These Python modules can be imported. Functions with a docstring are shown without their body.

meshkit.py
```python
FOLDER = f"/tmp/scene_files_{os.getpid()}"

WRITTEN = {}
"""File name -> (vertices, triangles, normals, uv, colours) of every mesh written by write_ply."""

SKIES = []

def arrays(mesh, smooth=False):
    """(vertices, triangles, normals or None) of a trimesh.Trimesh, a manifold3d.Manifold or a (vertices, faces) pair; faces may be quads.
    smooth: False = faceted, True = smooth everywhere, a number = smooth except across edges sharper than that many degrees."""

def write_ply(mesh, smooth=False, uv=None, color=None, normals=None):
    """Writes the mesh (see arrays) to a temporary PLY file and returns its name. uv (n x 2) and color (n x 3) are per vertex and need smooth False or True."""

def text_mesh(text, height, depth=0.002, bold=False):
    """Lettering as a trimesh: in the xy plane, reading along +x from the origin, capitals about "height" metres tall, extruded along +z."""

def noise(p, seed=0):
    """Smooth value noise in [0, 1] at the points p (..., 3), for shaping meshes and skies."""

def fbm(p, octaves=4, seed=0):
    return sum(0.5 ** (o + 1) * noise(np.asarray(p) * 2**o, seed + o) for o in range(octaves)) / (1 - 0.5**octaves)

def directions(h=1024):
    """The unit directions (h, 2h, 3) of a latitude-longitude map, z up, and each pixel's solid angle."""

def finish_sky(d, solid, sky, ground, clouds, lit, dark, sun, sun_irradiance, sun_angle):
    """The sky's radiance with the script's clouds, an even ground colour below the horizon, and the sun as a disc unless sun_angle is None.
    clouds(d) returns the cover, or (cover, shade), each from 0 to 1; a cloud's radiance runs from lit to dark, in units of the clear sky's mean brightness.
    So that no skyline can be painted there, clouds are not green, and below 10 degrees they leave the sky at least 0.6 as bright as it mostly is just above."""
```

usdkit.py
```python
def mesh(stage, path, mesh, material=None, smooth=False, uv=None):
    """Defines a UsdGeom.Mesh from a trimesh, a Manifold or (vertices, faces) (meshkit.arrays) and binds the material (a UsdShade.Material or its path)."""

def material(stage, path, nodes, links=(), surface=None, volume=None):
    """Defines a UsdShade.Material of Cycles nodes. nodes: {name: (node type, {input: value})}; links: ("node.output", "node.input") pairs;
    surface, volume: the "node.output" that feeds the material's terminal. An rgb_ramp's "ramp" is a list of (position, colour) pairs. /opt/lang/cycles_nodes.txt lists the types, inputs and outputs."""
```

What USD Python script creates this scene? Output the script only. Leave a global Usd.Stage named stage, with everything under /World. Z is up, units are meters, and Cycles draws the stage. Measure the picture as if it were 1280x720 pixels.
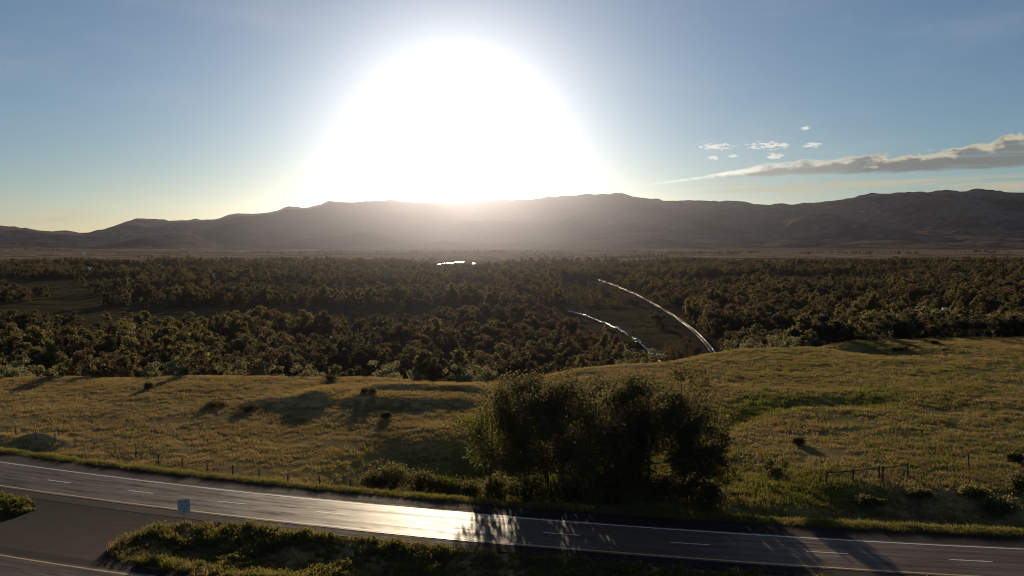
import math, random
import numpy as np, trimesh
import usdkit
from meshkit import fbm, noise
from pxr import Usd, UsdGeom, UsdLux, UsdShade, Gf, Sdf, Vt

random.seed(7)
R = np.random.default_rng(7)
stage = Usd.Stage.CreateInMemory()
UsdGeom.SetStageUpAxis(stage, "Z")
UsdGeom.SetStageMetersPerUnit(stage, 1.0)
UsdGeom.Xform.Define(stage, "/World")
stage.SetDefaultPrim(stage.GetPrimAtPath("/World"))

# ---------------------------------------------------------------- camera
F, CAM_H, HORIZON = 1108.0, 23.5, 300.0            # focal length and horizon row of the 1280 x 720 picture; height in metres
PITCH = math.atan((360 - HORIZON) / F)
cam = UsdGeom.Camera.Define(stage, "/World/camera")
cam.CreateHorizontalApertureAttr(36.0)
cam.CreateFocalLengthAttr(36.0 * F / 1280)
cam.CreateClippingRangeAttr(Gf.Vec2f(0.5, 60000))
cam.AddTranslateOp().Set(Gf.Vec3d(0, 0, CAM_H))
cam.AddRotateXOp().Set(90 - math.degrees(PITCH))
cam.CreateExposureAttr(0.6)


def ray(px, py):
    v = np.array([px - 640.0, F, 360.0 - py])
    c, s = math.cos(PITCH), math.sin(PITCH)
    v = np.array([v[0], v[1] * c + v[2] * s, v[2] * c - v[1] * s])
    return v / np.linalg.norm(v)


# ---------------------------------------------------------------- sun and sky
SUN = ray(570, 168)
SUN_EL, SUN_ROT = math.asin(SUN[2]), math.atan2(SUN[0], SUN[1])
sun = UsdLux.DistantLight.Define(stage, "/World/sun")
sun.CreateIntensityAttr(1.25)
sun.CreateAngleAttr(0.53)
sun.CreateNormalizeAttr(True)
sun.CreateColorAttr(Gf.Vec3f(1.0, 0.80, 0.55))
zx = SUN
xx = np.cross([0, 0, 1], zx); xx /= np.linalg.norm(xx)
yx = np.cross(zx, xx)
sun.AddTransformOp().Set(Gf.Matrix4d(*xx, 0, *yx, 0, *zx, 0, 0, 0, 0, 1))


class Graph:
    """Collects Cycles nodes for usdkit.material; values are floats or 'node.output'."""

    def __init__(self):
        self.nodes, self.links, self.n = {}, [], 0

    def node(self, kind, out, **inputs):
        self.n += 1
        name = f"n{self.n}"
        vals = {}
        for k, v in inputs.items():
            if isinstance(v, str) and "." in v:
                self.links.append((v, f"{name}.{k}"))
            else:
                vals[k] = v
        self.nodes[name] = (kind, vals)
        return f"{name}.{out}"

    def math(self, op, a, b=0.0, c=0.0, clamp=False):
        return self.node("math", "value", math_type=op, value1=a, value2=b, value3=c, use_clamp=clamp)

    def add(self, a, b): return self.math("add", a, b)
    def sub(self, a, b): return self.math("subtract", a, b)
    def mul(self, a, b): return self.math("multiply", a, b)

    def step(self, v, a, b):
        """0 at a, 1 at b, smooth (a may be larger than b)."""
        if a > b:
            return self.node("map_range", "result", range_type="smoothstep", value=v, from_min=b, from_max=a, to_min=1.0, to_max=0.0, clamp=True)
        return self.node("map_range", "result", range_type="smoothstep", value=v, from_min=a, from_max=b, to_min=0.0, to_max=1.0, clamp=True)

    def curve(self, v, a, b, pts, scale=1.0):
        """Piecewise linear function of v given as (v, y) points."""
        t = self.node("map_range", "result", value=v, from_min=a, from_max=b, to_min=0.0, to_max=1.0, clamp=True)
        r = self.node("rgb_ramp", "color", fac=t, ramp=[((x - a) / (b - a), (y / scale,) * 3) for x, y in pts])
        return self.mul(self.node("rgb_to_bw", "val", color=r), scale)

    def noise(self, vec, scale, detail=3.0, rough=0.5):
        return self.node("noise_texture", "fac", vector=vec, scale=scale, detail=detail, roughness=rough)

    def ramp(self, fac, stops):
        return self.node("rgb_ramp", "color", fac=fac, ramp=stops)

    def mix(self, fac, a, b, kind="mix"):
        return self.node("mix", "color", mix_type=kind, fac=fac, color1=a, color2=b)

    def xyz(self, x, y, z):
        return self.node("combine_xyz", "vector", x=x, y=y, z=z)

    def make(self, name, surface=None, volume=None):
        return usdkit.material(stage, "/World/Looks/" + name, self.nodes, self.links, surface=surface, volume=volume)


def sky_material():
    g = Graph()
    d = g.node("texture_coordinate", "generated")
    sky = g.node("sky_texture", "color", sky_type="single_scattering", sun_disc=False, sun_elevation=SUN_EL, sun_rotation=SUN_ROT,
                 altitude=1200.0, air_density=1.0, aerosol_density=0.35, ozone_density=3.2)
    sx = g.node("separate_xyz", "x", vector=d); sy = g.node("separate_xyz", "y", vector=d); sz = g.node("separate_xyz", "z", vector=d)
    az = g.math("arctan2", sx, sy)
    el = g.math("arcsine", sz)
    # forward scattering of the hazy air round the sun
    dot = g.add(g.add(g.mul(sx, float(SUN[0])), g.mul(sy, float(SUN[1]))), g.mul(sz, float(SUN[2])))
    ang = g.math("arccosine", g.math("minimum", dot, 0.999999))
    def hg(gg):
        den = g.math("power", g.add(g.mul(dot, -2.0 * gg), 1.0 + gg * gg), 1.5)
        return g.math("divide", (1 - gg * gg) / (4 * math.pi), den)
    aure = g.add(g.mul(hg(0.90), AUREOLE[0]), g.mul(hg(0.62), AUREOLE[1]))
    col = g.mix(1.0, sky, g.mix(1.0, (1.0, 0.97, 0.92), g.xyz(aure, aure, aure), "multiply"), "add")
    # clouds: a low bank to the right, streaks under it, small puffs over it
    az_el = g.xyz(az, el, 0.0)
    wob = g.sub(g.noise(g.xyz(g.mul(az, 34.0), g.mul(el, 75.0), 3.0), 1.0, 5.0, 0.62), 0.5)
    top = g.curve(az, 0.1, 0.7, [(.1, .052), (.135, .0600), (.2134, .0705), (.277, .0825), (.338, .0862), (.397, .0872), (.45, .0915), (.49, .097), (.524, .105), (.6, .112), (.7, .10)], 0.2)
    bot = g.curve(az, 0.1, 0.7, [(.1, .056), (.135, .0596), (.2134, .067), (.318, .0694), (.393, .0690), (.46, .0695), (.524, .0715), (.6, .07), (.7, .075)], 0.2)
    topn = g.add(top, g.mul(g.mul(wob, 0.030), g.step(az, 0.15, 0.5)))
    over = g.sub(topn, el)
    under = g.sub(g.add(el, g.mul(wob, 0.006)), bot)
    bank = g.mul(g.step(over, -0.0004, 0.0022), g.step(under, -0.0014, 0.0034))
    bank = g.mul(bank, g.mul(g.step(az, 0.10, 0.14), g.step(az, 0.95, 0.62)))
    lit = g.step(g.add(over, g.mul(wob, 0.022)), 0.0085, 0.0012)
    near_sun = g.step(az, 0.42, 0.14)
    rim = g.mix(near_sun, tuple(CLOUD * np.array([0.82, 0.74, 0.52])), tuple(CLOUD * np.array([1.7, 1.65, 1.5])))
    body = g.mix(near_sun, tuple(CLOUD * np.array([0.215, 0.215, 0.205])), tuple(CLOUD * np.array([.50, .49, .44])))
    bank = g.mul(bank, g.add(0.58, g.mul(0.55, g.step(g.noise(g.xyz(g.mul(az, 9.0), g.mul(el, 210.0), 4.0), 1.0, 5.0, 0.6), 0.33, 0.55))))
    bank = g.math("minimum", bank, 1.0)
    body = g.mix(g.noise(g.xyz(g.mul(az, 20.0), g.mul(el, 110.0), 9.0), 1.0, 4.0), body, g.mix(1.0, body, (1.4, 1.38, 1.3), "multiply"))
    col = g.mix(g.mul(bank, 0.93), col, g.mix(lit, body, rim))
    st = g.noise(g.xyz(g.mul(az, 9.0), g.mul(g.sub(el, g.mul(az, 0.02)), 260.0), 1.0), 1.0, 4.0, 0.55)
    band = g.add(g.mul(g.mul(g.step(el, 0.040, 0.052), g.step(el, 0.068, 0.058)), g.mul(g.step(az, .17, .27), g.step(az, 1.0, .7))),
                 g.mul(g.mul(g.step(el, 0.014, 0.022), g.step(el, 0.040, 0.030)), g.mul(g.step(az, -.42, -.48), g.step(az, -1.0, -.8))))
    streak = g.mul(band, g.step(st, 0.42, 0.58))
    col = g.mix(g.mul(streak, 0.72), col, tuple(CLOUD * np.array([0.78, 0.66, 0.46])))
    puffs = None
    for px, py, w, h in [(895, 183, 19, 4), (960, 182, 24, 4.5), (968, 195, 10, 3.4), (1016, 181, 9, 3), (1008, 160, 6, 2.4), (916, 195, 5, 2), (891, 197, 6, 2.4)]:
        r = ray(px, py)
        a, e = math.atan2(r[0], r[1]), math.asin(r[2])
        q = g.add(g.math("power", g.mul(g.sub(az, a), F / w), 2.0), g.math("power", g.mul(g.sub(el, e), F / h), 2.0))
        puffs = q if puffs is None else g.math("minimum", puffs, q)
    pw = g.sub(g.noise(g.xyz(g.mul(az, 150.0), g.mul(el, 380.0), 5.0), 1.0, 5.0, 0.65), 0.5)
    pm = g.step(g.add(puffs, g.mul(pw, 9.0)), 1.0, 0.1)
    col = g.mix(g.mul(pm, 0.85), col, tuple(CLOUD * np.array([1.25, 1.22, 1.12])))
    # thin high cirrus veil
    ci = g.noise(g.xyz(g.mul(az, 5.0), g.mul(el, 16.0), 7.0), 1.0, 6.0, 0.6)
    col = g.mix(g.mul(g.step(ci, 0.45, 0.8), 0.16), col, tuple(CLOUD * np.array([0.9, 0.88, 0.84])))
    col = g.mix(0.08, col, tuple(CLOUD * np.array([0.62, 0.62, 0.62])))      # thin even veil of high haze
    bg = g.node("background_shader", "background", color=col, strength=SKY_STRENGTH)
    return g.make("sky_look", surface=bg)


SKY_STRENGTH, AUREOLE, CLOUD, HAZE = 0.05, (1.15, 0.10), 9.0, (3.8e-6, 0.87)
dome = UsdLux.DomeLight.Define(stage, "/World/sky")
UsdShade.MaterialBindingAPI.Apply(dome.GetPrim()).Bind(sky_material())
dome.GetPrim().SetCustomDataByKey("kind", "structure")

# ---------------------------------------------------------------- helpers
used = {}


def numbered(parent, name):
    k = (parent, name)
    used[k] = used.get(k, -1) + 1
    return f"{parent}/{name}" + (f"_{used[k]:03d}" if used[k] else "")


def tag(prim, label=None, cat=None, group=None, kind=None):
    for k, v in (("label", label), ("category", cat), ("group", group), ("kind", kind)):
        if v:
            prim.SetCustomDataByKey(k, v)
    return prim


def obj(name, mesh, mat, parent=None, smooth=False, uv=None, **t):
    where = parent.GetPath().pathString if parent else "/World"
    m = usdkit.mesh(stage, numbered(where, name), mesh, mat, smooth, uv)
    return tag(m.GetPrim(), **t)


def thing(name, loc=(0, 0, 0), rz=0, scale=None, **t):
    x = UsdGeom.Xform.Define(stage, numbered("/World", name))
    x.AddTranslateOp().Set(Gf.Vec3d(*map(float, loc)))
    x.AddRotateZOp().Set(float(rz))
    if scale is not None:
        x.AddScaleOp().Set(Gf.Vec3f(*np.broadcast_to(scale, 3).astype(float).tolist()))
    return tag(x.GetPrim(), **t)


def copy_of(first, name, loc, rz, scale, **t):
    p = thing(name, loc, rz, scale, **t)
    p.GetReferences().AddInternalReference(first)
    p.SetInstanceable(True)
    return p


def scatter(name, protos, idx, pos, rz, scale, **t):
    """protos: list of (mesh, material); ONE PointInstancer."""
    path = numbered("/World", name)
    pi = UsdGeom.PointInstancer.Define(stage, path)
    rel = pi.CreatePrototypesRel()
    for k, (mesh, mat) in enumerate(protos):
        m = usdkit.mesh(stage, f"{path}/clump_{k:03d}" if k else f"{path}/clump", mesh, mat)
        rel.AddTarget(m.GetPath())
    pi.CreateProtoIndicesAttr(Vt.IntArray.FromNumpy(np.asarray(idx, np.int32)))
    pi.CreatePositionsAttr(Vt.Vec3fArray.FromNumpy(np.asarray(pos, np.float32)))
    half = np.asarray(rz) / 2
    q = Vt.QuathArray([Gf.Quath(float(math.cos(a)), 0, 0, float(math.sin(a))) for a in half])
    pi.CreateOrientationsAttr(q)
    pi.CreateScalesAttr(Vt.Vec3fArray.FromNumpy(np.asarray(scale, np.float32)))
    return tag(pi.GetPrim(), kind="stuff", **t)


def cat(*ms):
    return trimesh.util.concatenate([m for m in ms])


def tube(pts, radii, sides=7):
    p = np.asarray(pts, float)
    r = np.broadcast_to(radii, (len(p),))
    t = np.gradient(p, axis=0); t /= np.linalg.norm(t, axis=1, keepdims=True) + 1e-9
    a = np.cross(t, np.where(np.abs(t[:, 2:]) < 0.9, [0, 0, 1.0], [1.0, 0, 0])); a /= np.linalg.norm(a, axis=1, keepdims=True) + 1e-9
    b = np.cross(t, a)
    ang = np.arange(sides) * 2 * np.pi / sides
    v = p[:, None] + r[:, None, None] * (np.cos(ang)[None, :, None] * a[:, None] + np.sin(ang)[None, :, None] * b[:, None])
    n = len(p)
    i, j = np.meshgrid(np.arange(n - 1), np.arange(sides), indexing="ij")
    q = np.stack([i * sides + j, i * sides + (j + 1) % sides, (i + 1) * sides + (j + 1) % sides, (i + 1) * sides + j], -1).reshape(-1, 4)
    f = np.vstack([q[:, [0, 1, 2]], q[:, [0, 2, 3]]])
    caps = [[0, k + 1, k] for k in range(1, sides - 1)] + [[(n - 1) * sides, (n - 1) * sides + k, (n - 1) * sides + k + 1] for k in range(1, sides - 1)]
    return trimesh.Trimesh(v.reshape(-1, 3), np.vstack([f, caps]), process=False)


def box(sx, sy, sz, c=(0, 0, 0)):
    m = trimesh.creation.box((sx, sy, sz))
    m.apply_translation(c)
    return m


def smooth01(t):
    t = np.clip(t, 0, 1)
    return t * t * (3 - 2 * t)


# ---------------------------------------------------------------- the lie of the land
def flat(px, py, z=0.0):
    r = ray(px, py)
    t = (z - CAM_H) / r[2]
    return r[0] * t, r[1] * t


YELLOW = [(0, 607.6), (100, 619.5), (198, 632.5), (355, 653), (480, 665), (600, 676), (700, 684), (887, 698.5), (995, 706), (1108, 714), (1250, 722)]
_p = np.array([flat(*q) for q in YELLOW])
ROAD = np.polyfit(_p[:, 0], _p[:, 1], 2)
XL, XR = -75.0, 60.0


def road_y(x):
    """Line of the far carriageway's inner edge marking: a gentle bend, running straight on either side."""
    x = np.asarray(x, float)
    xc = np.clip(x, XL, XR)
    return np.polyval(ROAD, xc) + np.polyval(np.polyder(ROAD), xc) * (x - xc)


def road_slope(x):
    return np.polyval(np.polyder(ROAD), np.clip(x, XL, XR))


def across(x, y):
    """Metres beyond the inner edge marking (negative towards the camera)."""
    return (y - road_y(x)) / np.sqrt(1 + road_slope(x) ** 2)


EDGE = np.array([(-400, 158), (-120, 160), (-88, 161), (-62, 163), (-29, 162), (-10, 156), (8, 156), (30, 165), (41, 177), (60, 187), (79, 199), (112, 211), (200, 216), (500, 216)], float)
W_ROAD, W_SHOULDER = 6.3, 3.1


def crossover_half(s):
    return 6.0 + 6.5 * np.abs((s + 7.0) / 5.6) ** 4


CROSS_X = -34.0


def land(x, y):
    x, y = np.asarray(x, float), np.asarray(y, float)
    s = across(x, y)
    p = np.stack([x, y, np.zeros_like(x)], -1)
    rough = (fbm(p / 24.0, 3, 1) - 0.5) * 1.15 + (fbm(p / 6.0, 3, 4) - 0.5) * 0.26
    e = np.interp(x, EDGE[:, 0], EDGE[:, 1]) + (fbm(p / 18.0, 2, 9) - 0.5) * 5
    field = smooth01((s - 13.5) / 10)
    ditch = smooth01((x - 24) / 10)
    rise = ditch * (-1.75 * smooth01((s - 10.6) / 2.2) * (1 - np.clip((s - 12.8) / 9.0, 0, 1)) + 0.35 * smooth01((s - 18) / 5))
    low = 2.2 * smooth01((14 - x) / 16) + 2.0 * smooth01((x + 22) / 7) * smooth01((8 - x) / 8) * (1 - smooth01((s - 26) / 22))
    z = rough * (0.12 + 0.88 * field) + rise - low * smooth01((s - 9.9) / (3.6 + 3 * smooth01((x + 19) / 7)))
    # verge: a shallow ditch along the shoulder
    z = z - 0.45 * np.exp(-((s - 12.6) / 1.6) ** 2) * (1 - ditch)
    # terrace bank in the left field, facing the road
    base = 134.5 + 2.0 * (noise(p[..., :] * [0.11, 0, 0], 3) - 0.5) + 0.02 * (x + 25) ** 2 * 0.1
    along = smooth01((x + 46) / 10) * smooth01((-3 - x) / 6) * (1 - 0.75 * np.exp(-((x + 27.5) / 1.6) ** 2))
    peak = 0.85 + 0.75 * np.exp(-((x + 31.5) / 2.6) ** 2)
    z = z + peak * along * smooth01((y - base) / 4.0) * (1 - smooth01((y - base - 5) / 16))
    base2 = 147.5 + 2.5 * (noise(p * [0.13, 0, 0], 8) - 0.5)
    z = z + 0.75 * smooth01((x + 27) / 5) * smooth01((-2 - x) / 5) * smooth01((y - base2) / 3.2) * (1 - smooth01((y - base2 - 4) / 10))
    # left swale with two little mounds by the fence
    z = z + 1.3 * np.exp(-((x + 60) / 3.0) ** 2 - ((y - 111.0) / 2.0) ** 2) + 0.7 * np.exp(-((x + 67) / 5) ** 2 - ((y - 113) / 2) ** 2) + 0.7 * np.exp(-((x + 52.5) / 4) ** 2 - ((y - 104.5) / 1.8) ** 2) - 0.6 * np.exp(-((x + 57) / 10) ** 2 - ((y - 104) / 2.5) ** 2)
    # gully across the right field
    t = (x - 22) / 34.0
    gy = 111.0 + 19.0 * t + 3 * np.sin(x * 0.21)
    z = z - 0.5 * np.exp(-((y - gy) / 3.6) ** 2) * smooth01((x - 19) / 6) * smooth01((62 - x) / 14)
    # hollow at the right field's brow
    z = z - 1.8 * np.exp(-((x - 77 + 0.55 * (y - 188)) / 6.0) ** 2) * smooth01((y - 174) / 8) * (1 - smooth01((y - 200) / 12))
    # the valley beyond
    drop = smooth01((y - e) / 62.0)
    z = z * (1 - drop) + drop * (-21.0 + (fbm(p / 60.0, 3, 6) - 0.5) * 3)
    # far plain: low swells
    far = smooth01((y - 1700) / 1500)
    z = z + far * (fbm(p * [1 / 1500.0, 1 / 500.0, 1], 4, 12) - 0.5) * 26
    # roadbed
    bed = smooth01((s + 28.5) / 1.0) * smooth01((11.3 - s) / 1.4)
    med = np.clip(1 - ((s + 7.0) / 4.7) ** 2, 0, 1)
    x0 = CROSS_X
    cross = smooth01((np.abs(x - x0) - crossover_half(s) - 0.3) / 2.0)
    bedz = -0.14 - (0.62 * med * cross)
    med_bump = (fbm(p / 3.0, 2, 5) - 0.5) * 0.35 * med * cross
    z = z * (1 - bed) + (bedz + med_bump) * bed
    near = smooth01((-28.0 - s) / 10)
    return z - near * 0.4


def at(px, py):
    """The point of the land seen at a pixel of the photograph."""
    r = ray(px, py)
    ts = np.concatenate([np.arange(40, 300, 0.25), np.arange(300, 4000, 4.0)])
    q = np.array([0, 0, CAM_H]) + ts[:, None] * r
    below = q[:, 2] < land(q[:, 0], q[:, 1])
    k = int(np.argmax(below)) if below.any() else len(ts) - 1
    x, y = q[k, :2]
    return np.array([x, y, float(land(x, y))])


def grow(a, b, first, ratio):
    out, step = [a], first
    while out[-1] < b:
        out.append(out[-1] + step)
        step *= ratio
    return out


gx = np.array(grow(0, 128, 0.9, 1.0))
gx = np.concatenate([gx, grow(gx[-1] + 2, 14500, 3.0, 1.11)])
gx = np.concatenate([-gx[:0:-1], gx])
gy = np.concatenate([-np.array(grow(-48, 500, 4.0, 1.15))[::-1], grow(48.8, 232, 0.75, 1.0), grow(236, 14800, 4.0, 1.035)])
gy = np.unique(gy)
GX, GY = np.meshgrid(gx, gy)
GZ = land(GX, GY)
nx, ny = len(gx), len(gy)
ii = (np.arange(ny - 1)[:, None] * nx + np.arange(nx - 1)[None]).ravel()
quads = np.stack([ii, ii + 1, ii + nx + 1, ii + nx], 1)


def green_mask(x, y):
    """Where the grass is lush: the verge, damp ground near the trees, the gully and the swale."""
    s = across(x, y)
    p = np.stack([x, y, np.zeros_like(x)], -1)
    n = fbm(p / 9.0, 3, 21)
    verge = smooth01((s - 9.1) / 1.0) * smooth01((17 - s) / 5) * smooth01((x + 75) / 15)
    damp = np.exp(-((x - 3) / 22) ** 2 - ((y - 96) / 17) ** 2) * 1.15
    t = (x - 22) / 34.0
    gyy = 114.0 + 19.0 * t + 3 * np.sin(x * 0.21)
    gully = np.exp(-((y - gyy) / 8.0) ** 2) * smooth01((x - 16) / 6) * smooth01((70 - x) / 20) * 0.95
    swale = np.exp(-((x + 52) / 14) ** 2 - ((y - 98) / 4) ** 2)
    sap = np.exp(-((x - 26) / 9) ** 2 - ((y - 84) / 7) ** 2) * 1.2
    right = 0.35 * smooth01((x - 25) / 20)
    return np.clip(np.max([verge * 0.9, damp, gully, swale, sap, right], 0) * (0.35 + 1.3 * n), 0, 1)


# ---------------------------------------------------------------- materials
def grass_colours(g, P, dry_shift=1.0):
    a = g.noise(P, 0.045, 4.0, 0.6)
    b = g.noise(P, 0.35, 4.0, 0.65)
    f = g.add(g.mul(a, 0.6), g.mul(b, 0.4))
    return g.ramp(f, [(0.30, (0.10, 0.088, 0.040)), (0.42, (0.175, 0.135, 0.060)), (0.52, (0.24, 0.185, 0.085)), (0.60, (0.15, 0.132, 0.050)), (0.72, (0.28, 0.215, 0.11))])


def ground_material():
    g = Graph()
    P = g.node("geometry", "position")
    py = g.node("separate_xyz", "y", vector=P)
    dry = grass_colours(g, P)
    gm = g.node("attribute", "fac", attribute="green")
    lush = g.ramp(g.noise(P, 0.5, 4.0), [(0.3, (0.045, 0.062, 0.014)), (0.7, (0.10, 0.105, 0.024))])
    near = g.mix(gm, dry, lush)
    soil = g.noise(P, 1.4, 5.0, 0.7)
    near = g.mix(g.step(soil, 0.56, 0.68), near, (0.060, 0.046, 0.030))
    # far plain: long fields, stubble, ploughed land and scrub
    q = g.node("mapping", "vector", vector=P, scale=(1 / 900.0, 1 / 260.0, 1.0))
    fa = g.noise(q, 1.0, 4.0, 0.6)
    far = g.ramp(fa, [(0.34, (0.035, 0.034, 0.028)), (0.44, (0.10, 0.072, 0.060)), (0.50, (0.36, 0.26, 0.16)), (0.53, (0.06, 0.050, 0.042)), (0.59, (0.26, 0.18, 0.13)), (0.66, (0.12, 0.085, 0.068))])
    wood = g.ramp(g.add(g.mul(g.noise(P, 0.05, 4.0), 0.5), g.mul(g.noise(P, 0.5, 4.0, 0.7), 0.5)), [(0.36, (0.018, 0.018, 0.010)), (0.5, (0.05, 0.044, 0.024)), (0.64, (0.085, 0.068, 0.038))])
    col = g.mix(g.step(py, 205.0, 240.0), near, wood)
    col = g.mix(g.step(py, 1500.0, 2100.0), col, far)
    h = g.add(g.mul(g.noise(P, 2.2, 6.0, 0.7), 0.5), g.mul(g.noise(P, 9.0, 4.0, 0.7), 0.2))
    nrm = g.node("bump", "normal", height=h, strength=0.9, distance=0.35)
    bs = g.node("principled_bsdf", "BSDF", base_color=col, roughness=0.95, specular_ior_level=0.0, normal=nrm)
    return g.make("ground_look", bs)


def leaf_material(name, stops, trans=0.45, gain=1.0, hue_var=True, world=None):
    g = Graph()
    r1 = g.node("geometry", "random_per_island")
    r2 = g.node("object_info", "random")
    f = g.add(g.mul(r1, 0.55), g.mul(r2, 0.45))
    if world:
        P = g.node("geometry", "position")
        f = g.add(g.mul(f, 0.5), g.mul(g.noise(P, world, 3.0, 0.6), 0.5))
    col = g.ramp(f, stops)
    tcol = g.mix(1.0, col, (1.18, 1.06, 0.72), "multiply")
    d = g.node("principled_bsdf", "BSDF", base_color=col, roughness=0.7, specular_ior_level=0.10)
    t = g.node("translucent_bsdf", "BSDF", color=tcol)
    return g.make(name, g.node("mix_closure", "closure", fac=trans, closure1=d, closure2=t))


def simple(name, color, rough=0.7, metal=0.0, var=0.25, scale=6.0, spec=0.4, bump=0.0, stretch=(1, 1, 1)):
    g = Graph()
    P = g.node("mapping", "vector", vector=g.node("texture_coordinate", "object"), scale=stretch)
    n = g.noise(P, scale, 4.0, 0.6)
    c = np.array(color)
    col = g.ramp(n, [(0.3, tuple(c * (1 - var))), (0.7, tuple(np.minimum(c * (1 + var), 0.95)))])
    kw = {}
    if bump:
        kw["normal"] = g.node("bump", "normal", height=n, strength=0.7, distance=bump)
    bs = g.node("principled_bsdf", "BSDF", base_color=col, roughness=rough, metallic=metal, specular_ior_level=spec, **kw)
    return g.make(name, bs)


def asphalt_material(name, base, rough, wheel=True, seed=0.0):
    g = Graph()
    uv = g.node("texture_coordinate", "UV")
    u = g.node("separate_xyz", "x", vector=uv); v = g.node("separate_xyz", "y", vector=uv)
    streak = g.noise(g.xyz(g.mul(u, 0.16), g.mul(v, 2.4), seed), 1.0, 5.0, 0.6)
    blot = g.noise(g.xyz(g.mul(u, 0.55), g.mul(v, 1.5), seed + 3), 1.0, 4.0, 0.65)
    grain = g.noise(g.xyz(u, v, 0.0), 22.0, 3.0, 0.7)
    c = np.array(base)
    col = g.ramp(g.add(g.mul(streak, 0.55), g.mul(grain, 0.45)), [(0.33, tuple(c * 0.55)), (0.5, tuple(c)), (0.67, tuple(c * 1.65))])
    rg = g.node("map_range", "result", value=g.add(g.mul(streak, 0.5), g.mul(blot, 0.5)), from_min=0.35, from_max=0.65, to_min=rough - 0.09, to_max=rough + 0.16, clamp=True)
    if wheel:   # two polished wheel paths in each lane
        w = g.math("absolute", g.math("cosine", g.mul(v, math.pi / 1.9)))
        rg = g.sub(rg, g.mul(g.math("power", w, 3.0), 0.05))
    gloss = g.node("map_range", "result", value=g.add(g.mul(streak, 0.65), g.mul(blot, 0.35)), from_min=0.38, from_max=0.62, to_min=0.010, to_max=0.10, clamp=True) if wheel else 0.03
    if wheel:   # oil-darkened strip between the wheels and old seams
        seam = g.math("absolute", g.sub(g.math("fraction", g.mul(g.add(v, g.mul(streak, 0.25)), 1 / 3.15)), 0.5))
        gloss = g.mul(gloss, g.add(0.35, g.mul(0.65, g.step(seam, 0.0, 0.16))))
    hgt = g.add(g.mul(grain, 0.35), g.mul(blot, 1.0))
    nrm = g.node("bump", "normal", height=hgt, strength=0.5, distance=0.012)
    bs = g.node("principled_bsdf", "BSDF", base_color=col, roughness=rg, specular_ior_level=gloss, normal=nrm)
    return g.make(name, bs)


def mountain_material():
    g = Graph()
    P = g.node("geometry", "position")
    n = g.noise(P, 1 / 420.0, 6.0, 0.62)
    m = g.noise(P, 1 / 90.0, 5.0, 0.7)
    f = g.add(g.mul(n, 0.6), g.mul(m, 0.4))
    col = g.ramp(f, [(0.36, (0.018, 0.016, 0.015)), (0.46, (0.075, 0.056, 0.050)), (0.52, (0.15, 0.112, 0.094)), (0.58, (0.055, 0.043, 0.038)), (0.66, (0.26, 0.19, 0.15))])
    nrm = g.node("bump", "normal", height=m, strength=0.6, distance=40.0)
    return g.make("mountain_look", g.node("principled_bsdf", "BSDF", base_color=col, roughness=0.95, specular_ior_level=0.0, normal=nrm))


def water_material():
    g = Graph()
    P = g.node("geometry", "position")
    h = g.add(g.noise(P, 0.5, 3.0, 0.6), g.mul(g.noise(P, 2.2, 3.0, 0.6), 0.5))
    nrm = g.node("bump", "normal", height=h, strength=1.0, distance=0.45)
    return g.make("water_look", g.node("principled_bsdf", "BSDF", base_color=(0.018, 0.022, 0.02), roughness=0.2, ior=1.33, normal=nrm))


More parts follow.
